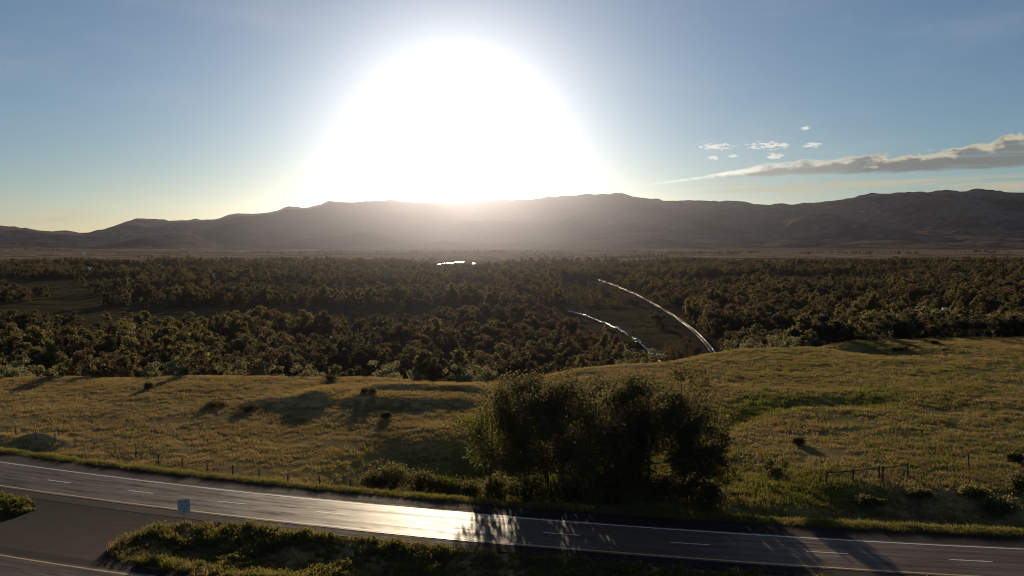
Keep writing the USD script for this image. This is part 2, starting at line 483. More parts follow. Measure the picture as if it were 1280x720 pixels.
M_ground = ground_material()
M_mount = mountain_material()
M_asphalt = asphalt_material("asphalt_look", (0.098, 0.071, 0.058), 0.50)
M_asphalt_dark = asphalt_material("old_asphalt_look", (0.026, 0.019, 0.020), 0.85, wheel=False, seed=5.0)
M_white_line = simple("white_line_look", (0.62, 0.60, 0.55), 0.6, var=0.3, scale=2.0)
M_yellow_line = simple("yellow_line_look", (0.55, 0.34, 0.10), 0.6, var=0.25, scale=2.0)
M_bark = simple("bark_look", (0.075, 0.058, 0.042), 0.9, var=0.5, scale=5.0, bump=0.05, stretch=(3, 3, 0.6))
M_post = simple("post_wood_look", (0.035, 0.025, 0.019), 0.9, var=0.4, scale=8.0, stretch=(4, 4, 0.7))
M_wire = simple("wire_look", (0.25, 0.24, 0.23), 0.45, metal=0.9)
M_rust = simple("rusty_steel_look", (0.17, 0.075, 0.04), 0.75, var=0.4, scale=9.0)
M_sign = simple("sign_face_look", (0.25, 0.255, 0.26), 0.45, var=0.08)
M_signback = simple("sign_back_look", (0.30, 0.31, 0.32), 0.4, metal=0.7)
M_mark = simple("sign_legend_look", (0.10, 0.11, 0.125), 0.5)
M_delin = simple("delineator_look", (0.42, 0.41, 0.40), 0.5, var=0.1)
M_reflector = simple("reflector_look", (0.75, 0.74, 0.70), 0.25)
M_rail = simple("rail_look", (0.40, 0.37, 0.34), 0.5, metal=1.0, var=0.1)
_g = Graph()
_n = _g.noise(_g.node("geometry", "position"), 0.16, 3.0, 0.7)
M_rail = _g.make("worn_rail_look", _g.node("principled_bsdf", "BSDF", metallic=1.0, base_color=_g.ramp(_n, [(0.52, (0.05, 0.03, 0.022)), (0.57, (0.60, 0.55, 0.50))]),
                 roughness=_g.node("map_range", "result", value=_n, from_min=0.52, from_max=0.57, to_min=0.97, to_max=0.36, clamp=True)))
M_ballast = simple("ballast_look", (0.026, 0.023, 0.022), 0.95, var=0.5, scale=3.0, spec=0.0)
M_tie = simple("tie_look", (0.030, 0.024, 0.020), 0.95, spec=0.0)
M_water = water_material()
M_gravel = simple("gravel_look", (0.20, 0.18, 0.155), 0.7, var=0.5, scale=1.2, bump=0.1)
M_wall = simple("white_wall_look", (0.86, 0.80, 0.70), 0.6, var=0.06)
M_roof = simple("metal_roof_look", (0.72, 0.71, 0.70), 0.3, metal=0.85, var=0.1)
M_dark = simple("dark_opening_look", (0.03, 0.03, 0.03), 0.6)

L_dark = leaf_material("dark_leaf_look", [(0.1, (0.050, 0.048, 0.032)), (0.5, (0.070, 0.066, 0.042)), (0.9, (0.098, 0.088, 0.054))], 0.45)
L_near = leaf_material("cottonwood_leaf_look", [(0.1, (0.072, 0.070, 0.038)), (0.5, (0.115, 0.110, 0.054)), (0.9, (0.16, 0.145, 0.07))], 0.6)
L_brown = leaf_material("brown_leaf_look", [(0.1, (0.068, 0.052, 0.036)), (0.5, (0.105, 0.080, 0.054)), (0.9, (0.145, 0.108, 0.070))], 0.48)
L_pale = leaf_material("pale_leaf_look", [(0.1, (0.13, 0.135, 0.085)), (0.5, (0.20, 0.20, 0.135)), (0.9, (0.28, 0.27, 0.18))], 0.40)
L_light = leaf_material("light_leaf_look", [(0.1, (0.065, 0.075, 0.022)), (0.5, (0.11, 0.12, 0.034)), (0.9, (0.17, 0.165, 0.05))], 0.5)
L_weed = leaf_material("weed_leaf_look", [(0.15, (0.085, 0.090, 0.030)), (0.5, (0.15, 0.145, 0.045)), (0.85, (0.24, 0.20, 0.08))], 0.55, world=0.25)
L_grass = leaf_material("dry_grass_look", [(0.25, (0.145, 0.118, 0.064)), (0.45, (0.21, 0.163, 0.095)), (0.6, (0.165, 0.142, 0.072)), (0.8, (0.26, 0.202, 0.122))], 0.55, world=0.06)
L_green = leaf_material("green_grass_look", [(0.2, (0.085, 0.10, 0.028)), (0.5, (0.145, 0.15, 0.042)), (0.8, (0.22, 0.195, 0.065))], 0.55, world=0.15)

# ---------------------------------------------------------------- ground, roads, mountains
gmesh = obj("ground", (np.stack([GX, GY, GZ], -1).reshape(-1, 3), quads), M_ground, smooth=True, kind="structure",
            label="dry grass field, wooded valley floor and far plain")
UsdGeom.PrimvarsAPI(UsdGeom.Mesh(gmesh)).CreatePrimvar("green", Sdf.ValueTypeNames.FloatArray, "vertex").Set(
    Vt.FloatArray.FromNumpy(green_mask(GX, GY).ravel().astype(np.float32)))

ROAD_X = np.arange(-170, 171, 1.5)
_len = np.concatenate([[0], np.cumsum(np.hypot(np.diff(ROAD_X), np.diff(road_y(ROAD_X))))])


def road_point(x, s):
    sl = road_slope(x)
    k = np.sqrt(1 + sl ** 2)
    return np.stack([x - s * sl / k, road_y(x) + s / k], -1)


def strip(s0, s1, z, skirt=0.25, xs=None, cols=2):
    """A ribbon along the road between two offsets, with closed sides; UV in metres."""
    xs = ROAD_X if xs is None else xs
    u = np.interp(xs, ROAD_X, _len)
    ss = np.linspace(s0, s1, cols)
    prof = [(s0, z - skirt)] + [(s, z) for s in ss] + [(s1, z - skirt)]
    v = np.concatenate([np.column_stack([road_point(xs, s), np.full(len(xs), h)]) for s, h in prof])
    uv = np.concatenate([np.column_stack([u, np.full(len(xs), s)]) for s, h in prof])
    n = len(xs)
    q = [[a * n + i, a * n + i + 1, (a + 1) * n + i + 1, (a + 1) * n + i] for a in range(len(prof) - 1) for i in range(n - 1)]
    return (v, np.array(q)), uv


def road(name, s0, lanes_to, shoulder_in, shoulder_out, white_at, yellow_at, dash_s, dash_x, label):
    t = thing(name, kind="structure", label=label)
    m, uv = strip(s0, lanes_to, 0.0)
    obj("carriageway", m, M_asphalt, t, uv=uv)
    for a, b in (shoulder_in, shoulder_out):
        m, uv = strip(a, b, -0.012)
        obj("shoulder", m, M_asphalt_dark, t, uv=uv)
    m, uv = strip(white_at - 0.08, white_at + 0.08, 0.005, 0.0045)
    obj("white_edge_line", m, M_white_line, t, uv=uv)
    m, uv = strip(yellow_at - 0.09, yellow_at + 0.09, 0.005, 0.0045)
    obj("yellow_edge_line", m, M_yellow_line, t, uv=uv)
    for x0, x1 in dash_x:
        m, uv = strip(dash_s - 0.07, dash_s + 0.07, 0.005, 0.0045, xs=np.linspace(x0, x1, 4))
        obj("lane_dash", m, M_white_line, t, uv=uv)
    return t


# lane dashes: those read in the photograph, then on at the same spacing
dl = 3.0
DASH = []
for u0 in np.arange(_len[np.argmin(abs(ROAD_X + 120))], _len[-1] - 40, 10.2):
    DASH.append((float(np.interp(u0, _len, ROAD_X)), float(np.interp(u0 + dl, _len, ROAD_X))))
road("road", -0.35, W_ROAD + 0.35, (-1.9, -0.35), (W_ROAD + 0.35, W_ROAD + W_SHOULDER), W_ROAD, 0.0, W_ROAD / 2, DASH,
     "far carriageway of the divided highway, two lanes shining in low sun")
road("road", -20.4, -13.3, (-13.3, -12.2), (-23.5, -20.4), -20.05, -13.7, -16.9, [(a - 3.2, b - 3.2) for a, b in DASH],
     "near carriageway of the divided highway at the lower left corner")

# paved crossover through the median
ss = np.linspace(-12.3, -1.8, 30)
rows = []
for s in ss:
    h = crossover_half(s)
    rows.append(np.linspace(CROSS_X - h, CROSS_X + h, 24))
rows = np.array(rows)
v = np.array([np.column_stack([road_point(rows[i], ss[i]), np.full(24, -0.016 - 0.10 * max(0, 1 - ((ss[i] + 7.05) / 5.25) ** 2))]) for i in range(30)]).reshape(-1, 3)
q = np.array([[i * 24 + j, i * 24 + j + 1, (i + 1) * 24 + j + 1, (i + 1) * 24 + j] for i in range(29) for j in range(23)])
obj("median_crossover", (v, q), M_asphalt_dark, uv=np.column_stack([v[:, 0], v[:, 1]]), kind="structure", label="dark paved crossover through the grassy median joining both carriageways")

# mountains
YC = 9500.0
RIDGE = np.array([(-200, 262), (-90, 272), (0, 281), (40, 286), (75, 289), (105, 290), (125, 289), (145, 282), (170, 273), (210, 275), (250, 274), (270, 273), (290, 268), (310, 267), (345, 264), (360, 259),
                  (385, 259), (400, 256), (412, 251), (440, 252), (470, 250), (500, 251), (540, 253), (570, 256), (600, 253), (640, 250), (680, 247), (710, 245), (740, 244.5), (768, 241.5), (800, 246), (830, 250), (880, 249.5),
                  (900, 251), (930, 254), (965, 256), (1000, 254.5), (1035, 251), (1070, 246), (1095, 241.5), (1130, 241), (1170, 240), (1220, 237.5), (1250, 239), (1280, 240), (1400, 238), (1500, 250)], float)
mx = np.concatenate([np.arange(-9600, -6000, 60.0), np.arange(-6000, 6000, 22.0), np.arange(6000, 9601, 60.0)])
my = np.concatenate([np.arange(3600, 9400, 55.0), np.arange(9400, 9600, 25.0), np.arange(9600, 13500, 130.0)])
MX, MY = np.meshgrid(mx, my)
P3 = np.stack([MX, MY, np.zeros_like(MX)], -1)
dirs = [ray(px, py) for px, py in RIDGE]
rx = np.array([d[0] / d[1] * YC for d in dirs]); rz = np.array([d[2] / d[1] * YC + CAM_H for d in dirs])
XC = MX * YC / np.minimum(MY, YC)                                      # where the line of sight from the valley meets the crest
HC = np.interp(XC, rx, rz)
H = np.interp(MX, rx, rz) + (fbm(P3 * [1 / 420.0, 0, 0], 3, 2) - 0.5) * 30 + (fbm(P3 * [1 / 130.0, 0, 0], 3, 5) - 0.5) * 44
t = np.clip((MY - 3900) / (YC - 3900), 0, 1)
rg = 1 - np.abs(2 * fbm(P3 * [1 / 1500.0, 1 / 2600.0, 1], 5, 31) - 1)           # spurs and gullies
rg2 = fbm(P3 * [1 / 500.0, 1 / 700.0, 1], 4, 41)
shape = 0.10 * smooth01(t / 0.25) + 0.90 * smooth01((t - 0.18) / 0.82) ** 1.3
spur = (rg - 0.72) * 1.5 + (rg2 - 0.5) * 0.8
MZ = -34 + (H + 34) * np.clip(shape + spur * np.sin(np.pi * np.clip(t, 0, 1)) ** 0.8 * (0.35 + 0.4 * t) * 0.75, -0.05, 1.2)
lim = CAM_H + (HC - 6 - CAM_H) * MY / YC
front = MY < YC
MZ = np.where(front, np.minimum(MZ, lim - 10 * (1 - t) ** 0.5 - 0.02 * (YC - MY) ** 0.8), H - (MY - YC) * 0.22 + (rg2 - 0.5) * 60 * smooth01((MY - YC) / 900))
# a lower, nearer range of foothills
FH = (fbm(P3 * [1 / 1900.0, 1 / 900.0, 1], 4, 77) - 0.40) * 190
bandf = smooth01((MY - 4300) / 700) * (1 - smooth01((MY - 6200) / 900))
MZ = np.where(front, np.maximum(MZ, np.minimum(-34 + FH * bandf, CAM_H + (MY * 0.0015))), MZ)
n1, n2 = len(mx), len(my)
ii = (np.arange(n2 - 1)[:, None] * n1 + np.arange(n1 - 1)[None]).ravel()
obj("mountains", (np.stack([MX, MY, MZ], -1).reshape(-1, 3), np.stack([ii, ii + 1, ii + n1 + 1, ii + n1], 1)), M_mount, smooth=True, kind="structure",
    label="long dark mountain ridge on the skyline under the sun")

# ---------------------------------------------------------------- plants
def leaves(points, size, rng, flat_=0.0, aspect=0.75):
    """One small quad per point, turned at random."""
    n = len(points)
    a = rng.normal(size=(n, 3)); a /= np.linalg.norm(a, axis=1, keepdims=True)
    b = rng.normal(size=(n, 3)); b -= a * (a * b).sum(1, keepdims=True); b /= np.linalg.norm(b, axis=1, keepdims=True)
    s = (size * rng.uniform(0.6, 1.4, n))[:, None]
    a, b = a * s * 0.5, b * s * 0.5 * aspect
    v = np.stack([points - a, points - b, points + a, points + b], 1).reshape(-1, 3)
    k = np.arange(n)[:, None] * 4
    return trimesh.Trimesh(v, np.vstack([k + [0, 1, 2], k + [0, 2, 3]]), process=False)


def make_tree(seed, h, spread, n_leaf, size, clear=0.25, blobs=26, stems=1, lean=0.0, egg=0.55):
    """Trunk with limbs, and a crown of leaf clumps hung on their ends: two meshes."""
    g = np.random.default_rng(seed)
    wood, centres, radii = [], [], []
    for st in range(stems):
        off = np.array([0, 0, 0.0]) if stems == 1 else np.array([*g.normal(0, spread * 0.16, 2), 0])
        ang = g.uniform(0, 6.28)
        tip = off + np.array([math.cos(ang) * spread * 0.12 * stems + lean * h, math.sin(ang) * spread * 0.12 * stems, h * 0.88])
        ts = np.linspace(0, 1, 8)
        bend = g.normal(0, 0.03 * h, 2)
        tr = off + ts[:, None] * (tip - off) + np.column_stack([np.sin(ts * 3.1) * bend[0], np.sin(ts * 3.1) * bend[1], ts * 0])
        tr[0, 2] = -0.35
        r0 = 0.020 * h / stems ** 0.4
        wood.append(tube(tr, r0 * (1 - 0.88 * ts) * np.where(ts == 0, 1.35, 1), 7))
        for _ in range(max(3, blobs // stems)):
            f = clear + (1 - clear) * g.uniform(0.02, 1.0) ** 0.9
            w = math.sin(math.pi * min(1, (f - clear) / (1 - clear) * 0.80 + 0.16)) ** egg
            a, rad = g.uniform(0, 6.28), spread * 0.5 * w * g.uniform(0.35, 1.0) ** 0.6
            k = np.interp(f * 0.8, ts, np.arange(8)); base = tr[int(k)]
            c = np.array([np.interp(f, ts, tr[:, 0]) + rad * math.cos(a), np.interp(f, ts, tr[:, 1]) + rad * math.sin(a), f * h * 0.95])
            mid = base * 0.5 + c * 0.5 + [0, 0, -0.03 * h]
            wood.append(tube([base, mid, c], np.array([0.30, 0.18, 0.04]) * r0, 4))
            centres.append(c); radii.append(spread * g.uniform(0.10, 0.21))
    centres, radii = np.array(centres), np.array(radii)
    pick = g.choice(len(centres), n_leaf, p=radii ** 2 / (radii ** 2).sum())
    d = g.normal(size=(n_leaf, 3)); d /= np.linalg.norm(d, axis=1, keepdims=True)
    rr = radii[pick] * g.uniform(0.05, 1.0, n_leaf) ** 0.45 * g.choice([1, 1, 1, 1.35], n_leaf)
    p = centres[pick] + d * rr[:, None] * [1, 1, 0.85]
    p[:, 2] = np.maximum(p[:, 2], 0.05)
    return cat(*wood), leaves(p, size, g)


def make_bush(seed, h, spread, n_leaf, size):
    """A low bush: many thin stems from the ground under a ragged dome of leaves."""
    g = np.random.default_rng(seed)
    stems, cs = [], []
    for _ in range(13):
        a, r = g.uniform(0, 6.28), spread * 0.5 * math.sqrt(g.uniform(0, 1)) * 0.9
        top = np.array([r * math.cos(a), r * math.sin(a), h * g.uniform(0.5, 1.0) * (1 - 0.45 * (2 * r / spread) ** 2)])
        stems.append(tube([top * [0.15, 0.15, 0] - [0, 0, 0.1], top * [0.6, 0.6, 0.55], top], np.array([0.022, 0.015, 0.005]) * h, 4))
        cs.append(top * [1, 1, 0.72])
    cs = np.array(cs)
    k = g.integers(0, len(cs), n_leaf)
    p = cs[k] + g.normal(size=(n_leaf, 3)) * [spread * 0.13, spread * 0.13, h * 0.17]
    p[:, 2] = np.abs(p[:, 2])
    return cat(*stems), leaves(p, size, g)


def plant(name, parts, leafmat, pos, rz=0, scale=1.0, trunk="trunk", crown="crown", **t):
    o = thing(name, pos, rz, scale, **t)
    obj(trunk, parts[0], M_bark, o)
    obj(crown, parts[1], leafmat, o)
    return o


def ground_at(x, y, dz=-0.05):
    return np.array([x, y, float(land(x, y)) + dz])


# ------------------------------------------------ the clump of cottonwoods beside the highway
def tree_at(px, base_y, top_y, width_px, seed, leaf, label, n=9000, size=0.24, clear=0.2, blobs=30, lean=0.0, stems=1, name="cottonwood_tree", group="cottonwoods beside the highway"):
    p = at(px, base_y)
    d = math.hypot(p[0], p[1])
    h = (base_y - top_y) * d / F * 1.02
    return plant(name, make_tree(seed, h, width_px * 1.16 * d / F, int(n * 1.1), size, clear, blobs, stems, lean), leaf, p - [0, 0, 0.05], label=label, cat="tree", group=group)


tree_at(606, 616, 508, 84, 11, L_light, "thin yellow-green cottonwood, leftmost of the roadside clump, its slim trunk showing", n=6000, clear=0.42, blobs=20)
tree_at(652, 614, 466, 100, 12, L_near, "big dark cottonwood second from the left in the roadside clump", n=10500)
tree_at(706, 610, 476, 92, 13, L_near, "dark cottonwood in the left middle of the roadside clump behind the thin grey post", n=9000)
tree_at(757, 613, 482, 96, 14, L_near, "dark cottonwood in the middle of the roadside clump", n=9000, stems=2)
tree_at(808, 614, 470, 92, 15, L_near, "tall dark cottonwood right of the middle of the roadside clump", n=9800)
tree_at(854, 606, 458, 92, 16, L_near, "tallest cottonwood, at the right end of the roadside clump against the field", n=9800, lean=0.04, clear=0.12)
tree_at(868, 622, 528, 58, 17, L_near, "short leafy cottonwood at the foot of the tallest one", n=6500, clear=0.1, name="cottonwood_tree")
tree_at(682, 590, 478, 90, 18, L_dark, "rear cottonwood behind the left half of the roadside clump", n=8000, clear=0.1)
tree_at(735, 586, 470, 100, 19, L_dark, "rear cottonwood behind the middle of the roadside clump", n=8000, clear=0.1)
tree_at(795, 588, 474, 100, 20, L_dark, "rear cottonwood behind the right half of the roadside clump", n=8000, clear=0.1)
tree_at(906, 613, 578, 34, 21, L_light, "small bright green sapling just right of the roadside clump", n=1500, size=0.17, clear=0.35, blobs=12, name="sapling", group="saplings in the right field")
tree_at(975, 611, 576, 36, 22, L_near, "bushy dark sapling standing alone left of the wooden fence brace", n=2600, size=0.16, clear=0.05, blobs=14, name="sapling", group="saplings in the right field")

BUSHES = [  # px, base row, top row, width, leaf, label
    (468, 611, 578, 36, L_near, "dark rounded bush at the left end of the roadside thicket"),
    (492, 613, 568, 44, L_near, "tall dark bush in the roadside thicket, second from the left"),
    (523, 615, 574, 40, L_near, "dark upright bush left of the yellow-green thicket"),
    (553, 618, 584, 40, L_light, "yellow-green bush in the roadside thicket, left of the thin trunk"),
    (585, 620, 590, 40, L_light, "yellow-green bush at the foot of the leftmost cottonwood"),
    (628, 622, 588, 44, L_near, "low bush under the second cottonwood of the clump"),
    (662, 624, 590, 44, L_light, "low light green bush under the left part of the roadside clump"),
    (712, 624, 592, 50, L_near, "low dark bush at the road edge right of the thin grey post"),
    (752, 627, 585, 46, L_light, "light green bush under the middle of the roadside clump"),
    (798, 628, 592, 52, L_near, "dark bush at the road edge under the right middle of the clump"),
    (843, 630, 590, 50, L_near, "dark bush at the road edge under the right end of the clump"),
    (882, 631, 600, 42, L_near, "dark bush at the right foot of the roadside clump"),
]
for i, (px, by, ty, w, lm, lab) in enumerate(BUSHES):
    p = at(px, by); d = math.hypot(p[0], p[1])
    plant("bush", make_bush(100 + i, (by - ty) * d / F * (0.8 if px < 600 else 1.0), w * d / F, 2600, 0.19), lm, p, trunk="stems", crown="foliage", label=lab, cat="bush", group="bushes under the roadside trees")

FIELD_BUSHES = [
    (186, 486, 477, 9, "small lone dark bush near the far edge of the left field"),
    (482, 523, 514, 15, "dark bush alone in the middle field, in front of the shadowed bank"),
    (270, 508, 500, 22, "low dark bush left of the shadowed bank in the left field"),
    (311, 512, 502, 26, "rounded dark bush in front of the shadowed bank in the left field"),
    (1000, 556, 545, 15, "dark round bush in the open right field with a shadow to its right"),
    (1269, 577, 566, 14, "dark bush at the right border of the picture above the road bank"),
    (1118, 439, 434, 5, "leftmost of three tiny dark bushes near the brow of the right field"),
    (1125, 439, 434, 6, "middle of three tiny dark bushes near the brow of the right field"),
    (1131, 438, 433, 5, "rightmost of three tiny dark bushes near the brow of the right field"),
    (1167, 430, 425, 10, "low dark bush on the brow of the right field below the tall trees"),
    (412, 476, 468, 18, "dark bush on the upper terrace behind the left bank"),
    (460, 492, 484, 17, "dark bush on the terrace right of the left bank's gap"),
]
for i, (px, by, ty, w, lab) in enumerate(FIELD_BUSHES):
    p = at(px, by); d = math.hypot(p[0], p[1])
    plant("field_bush", make_bush(200 + i, max(0.5, (by - ty) * d / F), w * d / F, 1300, 0.16), L_dark, p, trunk="stems", crown="foliage", label=lab, cat="bush", group="lone bushes in the fields")

for i, (px, by, h, w, lab) in enumerate([(1248, 640, 1.7, 2.6, "shaded bush low on the road bank near the right border"), (1216, 622, 1.2, 2.2, "shaded bush on the top edge of the road bank below the lone post"),
                                         (1272, 612, 1.6, 2.8, "shaded bush at the top of the road bank at the right border"), (1150, 622, 0.9, 2.0, "small bush on the road bank right of the fence brace"),
                                         (1085, 632, 0.9, 2.2, "small bush on the road bank below the fence brace")]):
    plant("bank_bush", make_bush(300 + i, h, w, 1700, 0.18), L_near, at(px, by), trunk="stems", crown="foliage", label=lab, cat="bush", group="bushes on the right road bank")

# ------------------------------------------------ grass
def tuft(seed, n, h, spread, width):
    g = np.random.default_rng(seed)
    a = g.uniform(0, 6.28, n); r = spread * np.sqrt(g.uniform(0, 1, n))
    b = np.column_stack([r * np.cos(a), r * np.sin(a), np.full(n, -0.03)])
    yaw = g.uniform(0, 3.14, n)
    side = np.column_stack([np.cos(yaw), np.sin(yaw), np.zeros(n)]) * (width * g.uniform(0.6, 1.4, n))[:, None] / 2
    hh = h * g.uniform(0.45, 1.15, n)
    mid = b + np.column_stack([g.normal(0, 0.10, n) * hh, g.normal(0, 0.10, n) * hh, hh * 0.6])
    tip = mid + np.column_stack([g.normal(0, 0.30, n) * hh, g.normal(0, 0.30, n) * hh, hh * 0.45])
    v = np.stack([b - side, b + side, mid + side * 0.7, mid - side * 0.7, tip], 1).reshape(-1, 3)
    k = np.arange(n)[:, None] * 5
    return trimesh.Trimesh(v, np.vstack([k + [0, 1, 2], k + [0, 2, 3], k + [3, 2, 4]]), process=False)


def in_view(x, y, m=5.0):
    return np.abs(x) < y * 0.60 + m


def spread_points(n, x0, x1, y0, y1):
    p = np.column_stack([R.uniform(x0, x1, n), R.uniform(y0, y1, n)])
    return p[in_view(p[:, 0], p[:, 1])]


pts = np.vstack([spread_points(62000, -125, 135, 70, 216), spread_points(9000, -60, 50, 52, 92)])
s = across(pts[:, 0], pts[:, 1]); e = np.interp(pts[:, 0], EDGE[:, 0], EDGE[:, 1])
pn = fbm(np.column_stack([pts / 7.0, pts[:, 0] * 0]), 3, 55)
ok = (s > 9.6) & (pts[:, 1] < e + 14) & (pn + R.uniform(-0.17, 0.17, len(pts)) > 0.39)
ok |= (s < -2.2) & (s > -12) & (np.abs(pts[:, 0] - s * 0.22 - CROSS_X) > crossover_half(s) + 0.8)
pts = pts[ok]
gm = green_mask(pts[:, 0], pts[:, 1])
isg = gm > R.uniform(0.15, 0.9, len(pts))
z = land(pts[:, 0], pts[:, 1])
hn = 0.6 + 0.6 * fbm(np.column_stack([pts / 4.0, pts[:, 0] * 0]), 3, 58)
for mask, name, mat, lab, h in ((~isg, "dry_grass", L_grass, "dry straw-coloured grass tufts over the open fields", 0.34), (isg, "green_grass", L_green, "lush green grass along the verge and in damp hollows", 0.42)):
    q = pts[mask]
    scatter(name, [(tuft(400 + k, 26, h, 0.62, 0.055), mat) for k in range(4)], R.integers(0, 4, len(q)), np.column_stack([q, z[mask]]), R.uniform(0, 6.28, len(q)),
            np.column_stack([np.ones(len(q))] * 2 + [hn[mask]]), label=lab, cat="grass")

# verge: a dense strip of taller grass right behind the shoulder
vx = R.uniform(-85, 62, 7000); vs = 9.45 + np.abs(R.normal(0, 1.15, 7000))
vp = road_point(vx, vs); keep = in_view(vp[:, 0], vp[:, 1]); vp = vp[keep]
scatter("verge_grass", [(tuft(420 + k, 22, 0.46, 0.55, 0.05), L_green if k < 3 else L_grass) for k in range(5)], R.choice(5, len(vp), p=[.24, .24, .24, .14, .14]), np.column_stack([vp, land(vp[:, 0], vp[:, 1])]), R.uniform(0, 6.28, len(vp)),
        np.column_stack([np.ones(len(vp))] * 2 + [R.uniform(0.35, 1.0, len(vp)) * (0.35 + 1.3 * fbm(np.column_stack([vp / 2.2, vp[:, 0] * 0]), 3, 61))]), label="strip of taller green grass along the far road shoulder", cat="grass")

# weeds of the median
def weed(seed, h):
    g = np.random.default_rng(seed)
    n = 7
    st, lf = [], []
    for _ in range(n):
        b = np.array([*g.normal(0, 0.22, 2), -0.05]); t = b + np.array([*g.normal(0, 0.16, 2), h * g.uniform(0.55, 1.05)])
        st.append(tube([b, (b + t) / 2 + [0.02, 0, 0], t], [0.012, 0.009, 0.004], 3))
        k = g.uniform(0.15, 1.0, 26)
        lf.append(b + (t - b) * k[:, None] + g.normal(0, 0.09, (26, 3)) * (1.25 - 0.7 * k)[:, None])
    return cat(*st, leaves(np.vstack(lf), 0.15, g, aspect=0.5), tuft(seed + 9, 16, h * 0.6, 0.4, 0.04))


mx_, ms_ = R.uniform(-60, 46, 12500), R.uniform(-12.0, -2.2, 12500)
wp = road_point(mx_, ms_)
free = np.abs(mx_ - CROSS_X) > crossover_half(ms_) + 0.2
wn = fbm(np.column_stack([wp / 3.5, wp[:, 0] * 0]), 3, 60)
keep = free & in_view(wp[:, 0], wp[:, 1]) & (wn + R.uniform(-0.24, 0.24, len(wn)) > 0.45)
sign_xy = np.array(flat(230.5, 663, -0.3))                               # the sign's foot is trodden clear
keep &= np.hypot(*(wp - sign_xy * 0.985).T) > 1.3
wp, wn, mx_ = wp[keep], wn[keep], mx_[keep]
tall = 0.34 + 0.50 * smooth01((wn - 0.38) / 0.25) * np.where(mx_ < -8, 1.0, 0.75)
scatter("median_weeds", [(weed(500 + k, 0.8), L_weed) for k in range(5)] + [(tuft(520 + k, 40, 0.75, 0.5, 0.045), (L_grass, L_green)[k % 2]) for k in range(4)], R.integers(0, 9, len(wp)), np.column_stack([wp, land(wp[:, 0], wp[:, 1])]), R.uniform(0, 6.28, len(wp)),
        np.column_stack([tall ** 0.5] * 2 + [tall * R.uniform(0.5, 1.3, len(wp))]), label="tall sunlit weeds and grass filling the highway median", cat="weeds")

# ---------------------------------------------------------------- the valley wood
TRACK_PX = [(742, 347), (755, 352), (772, 358), (790, 365.5), (810, 375.5), (830, 387), (850, 400), (868, 414), (880, 426), (889, 437), (896, 450), (903, 470), (910, 500)]
STREAM_PX = [(712, 392), (740, 398), (760, 405), (777, 416), (800, 429), (815, 441), (828, 455), (838, 475), (846, 500)]
VZ = -20.2
track = np.array([flat(a, b, VZ + 1.55) for a, b in TRACK_PX])
stream = np.array([flat(a, b, VZ - 0.3) for a, b in STREAM_PX])


def resample(p, step):
    d = np.concatenate([[0], np.cumsum(np.hypot(*np.diff(p, axis=0).T))])
    u = np.arange(0, d[-1], step)
    from scipy.interpolate import PchipInterpolator
    return np.column_stack([PchipInterpolator(d, p[:, 0])(u), PchipInterpolator(d, p[:, 1])(u)])


track, stream = resample(track, 4.0), resample(stream, 4.0)
from scipy.spatial import cKDTree
KT, KS = cKDTree(track), cKDTree(stream)


def ribbon(path, offs, heights):
    d = np.gradient(path, axis=0); d /= np.linalg.norm(d, axis=1, keepdims=True)
    nrm = np.column_stack([d[:, 1], -d[:, 0]])
    n = len(path)
    v = np.concatenate([np.column_stack([path + nrm * np.reshape(o, (-1, 1)), np.broadcast_to(h, n)]) for o, h in zip(offs, heights)])
    q = [[a * n + i, a * n + i + 1, (a + 1) * n + i + 1, (a + 1) * n + i] for a in range(len(offs) - 1) for i in range(n - 1)]
    return v, np.array(q)


tz = np.maximum(land(track[:, 0], track[:, 1]).mean(), VZ) + 1.3
rw = thing("railway_track", label="pair of shining steel rails curving away through the dark valley wood", cat="railway track")
obj("ballast_bed", ribbon(track, [-5.5, -1.9, 1.9, 5.5], [tz - 3.5, tz, tz, tz - 3.5]), M_ballast, rw)
tm = []
dirs_ = np.gradient(track, axis=0)
fine = resample(track, 0.65)
fd = np.gradient(fine, axis=0)
for p, dd in list(zip(fine, fd))[::1]:
    if p[1] < 620:
        b = box(0.24, 2.5, 0.16, (0, 0, 0)); b.apply_transform(trimesh.transformations.rotation_matrix(math.atan2(dd[1], dd[0]), [0, 0, 1])); b.apply_translation([p[0], p[1], tz + 0.05]); tm.append(b)
obj("ties", cat(*tm), M_tie, rw, kind="stuff")
for o in (-0.7175, 0.7175):
    d = dirs_ / np.linalg.norm(dirs_, axis=1, keepdims=True)
    line = track + np.column_stack([d[:, 1], -d[:, 0]]) * o
    obj("rail", tube(np.column_stack([line, np.full(len(line), tz + 0.24)]), 0.038, 10), M_rail, rw, smooth=True)

sw = 0.12 + 1.7 * np.clip(fbm(np.column_stack([stream / 11.0, stream[:, 0] * 0]), 3, 71) - 0.38, 0, 1) / 0.4
sz = land(stream[:, 0], stream[:, 1]) + 0.9
obj("stream", ribbon(stream, [-sw, -sw * 0.3, sw * 0.3, sw], [sz, sz, sz, sz]), M_water, smooth=True, kind="structure", label="narrow riffling stream glinting in the wood")
g_, gp = np.random.default_rng(72), []
for p, w, zz in zip(stream, sw, sz):                                 # cobbles in the riffle
    for _ in range(5):
        m = trimesh.creation.icosphere(1, 1.0); r = g_.uniform(0.25, 0.7)
        m.apply_scale([r, r * g_.uniform(0.7, 1.2), r * 0.55]); m.apply_translation([p[0] + g_.normal(0, w * 0.7), p[1] + g_.normal(0, 2.5), zz]); gp.append(m)
M_wet = simple("wet_stone_look", (0.10, 0.095, 0.085), 0.18, var=0.4, spec=0.8)
obj("stream_stones", cat(*gp), M_wet, smooth=True, kind="stuff", label="wet stones glinting along the narrow stream", cat="stones")

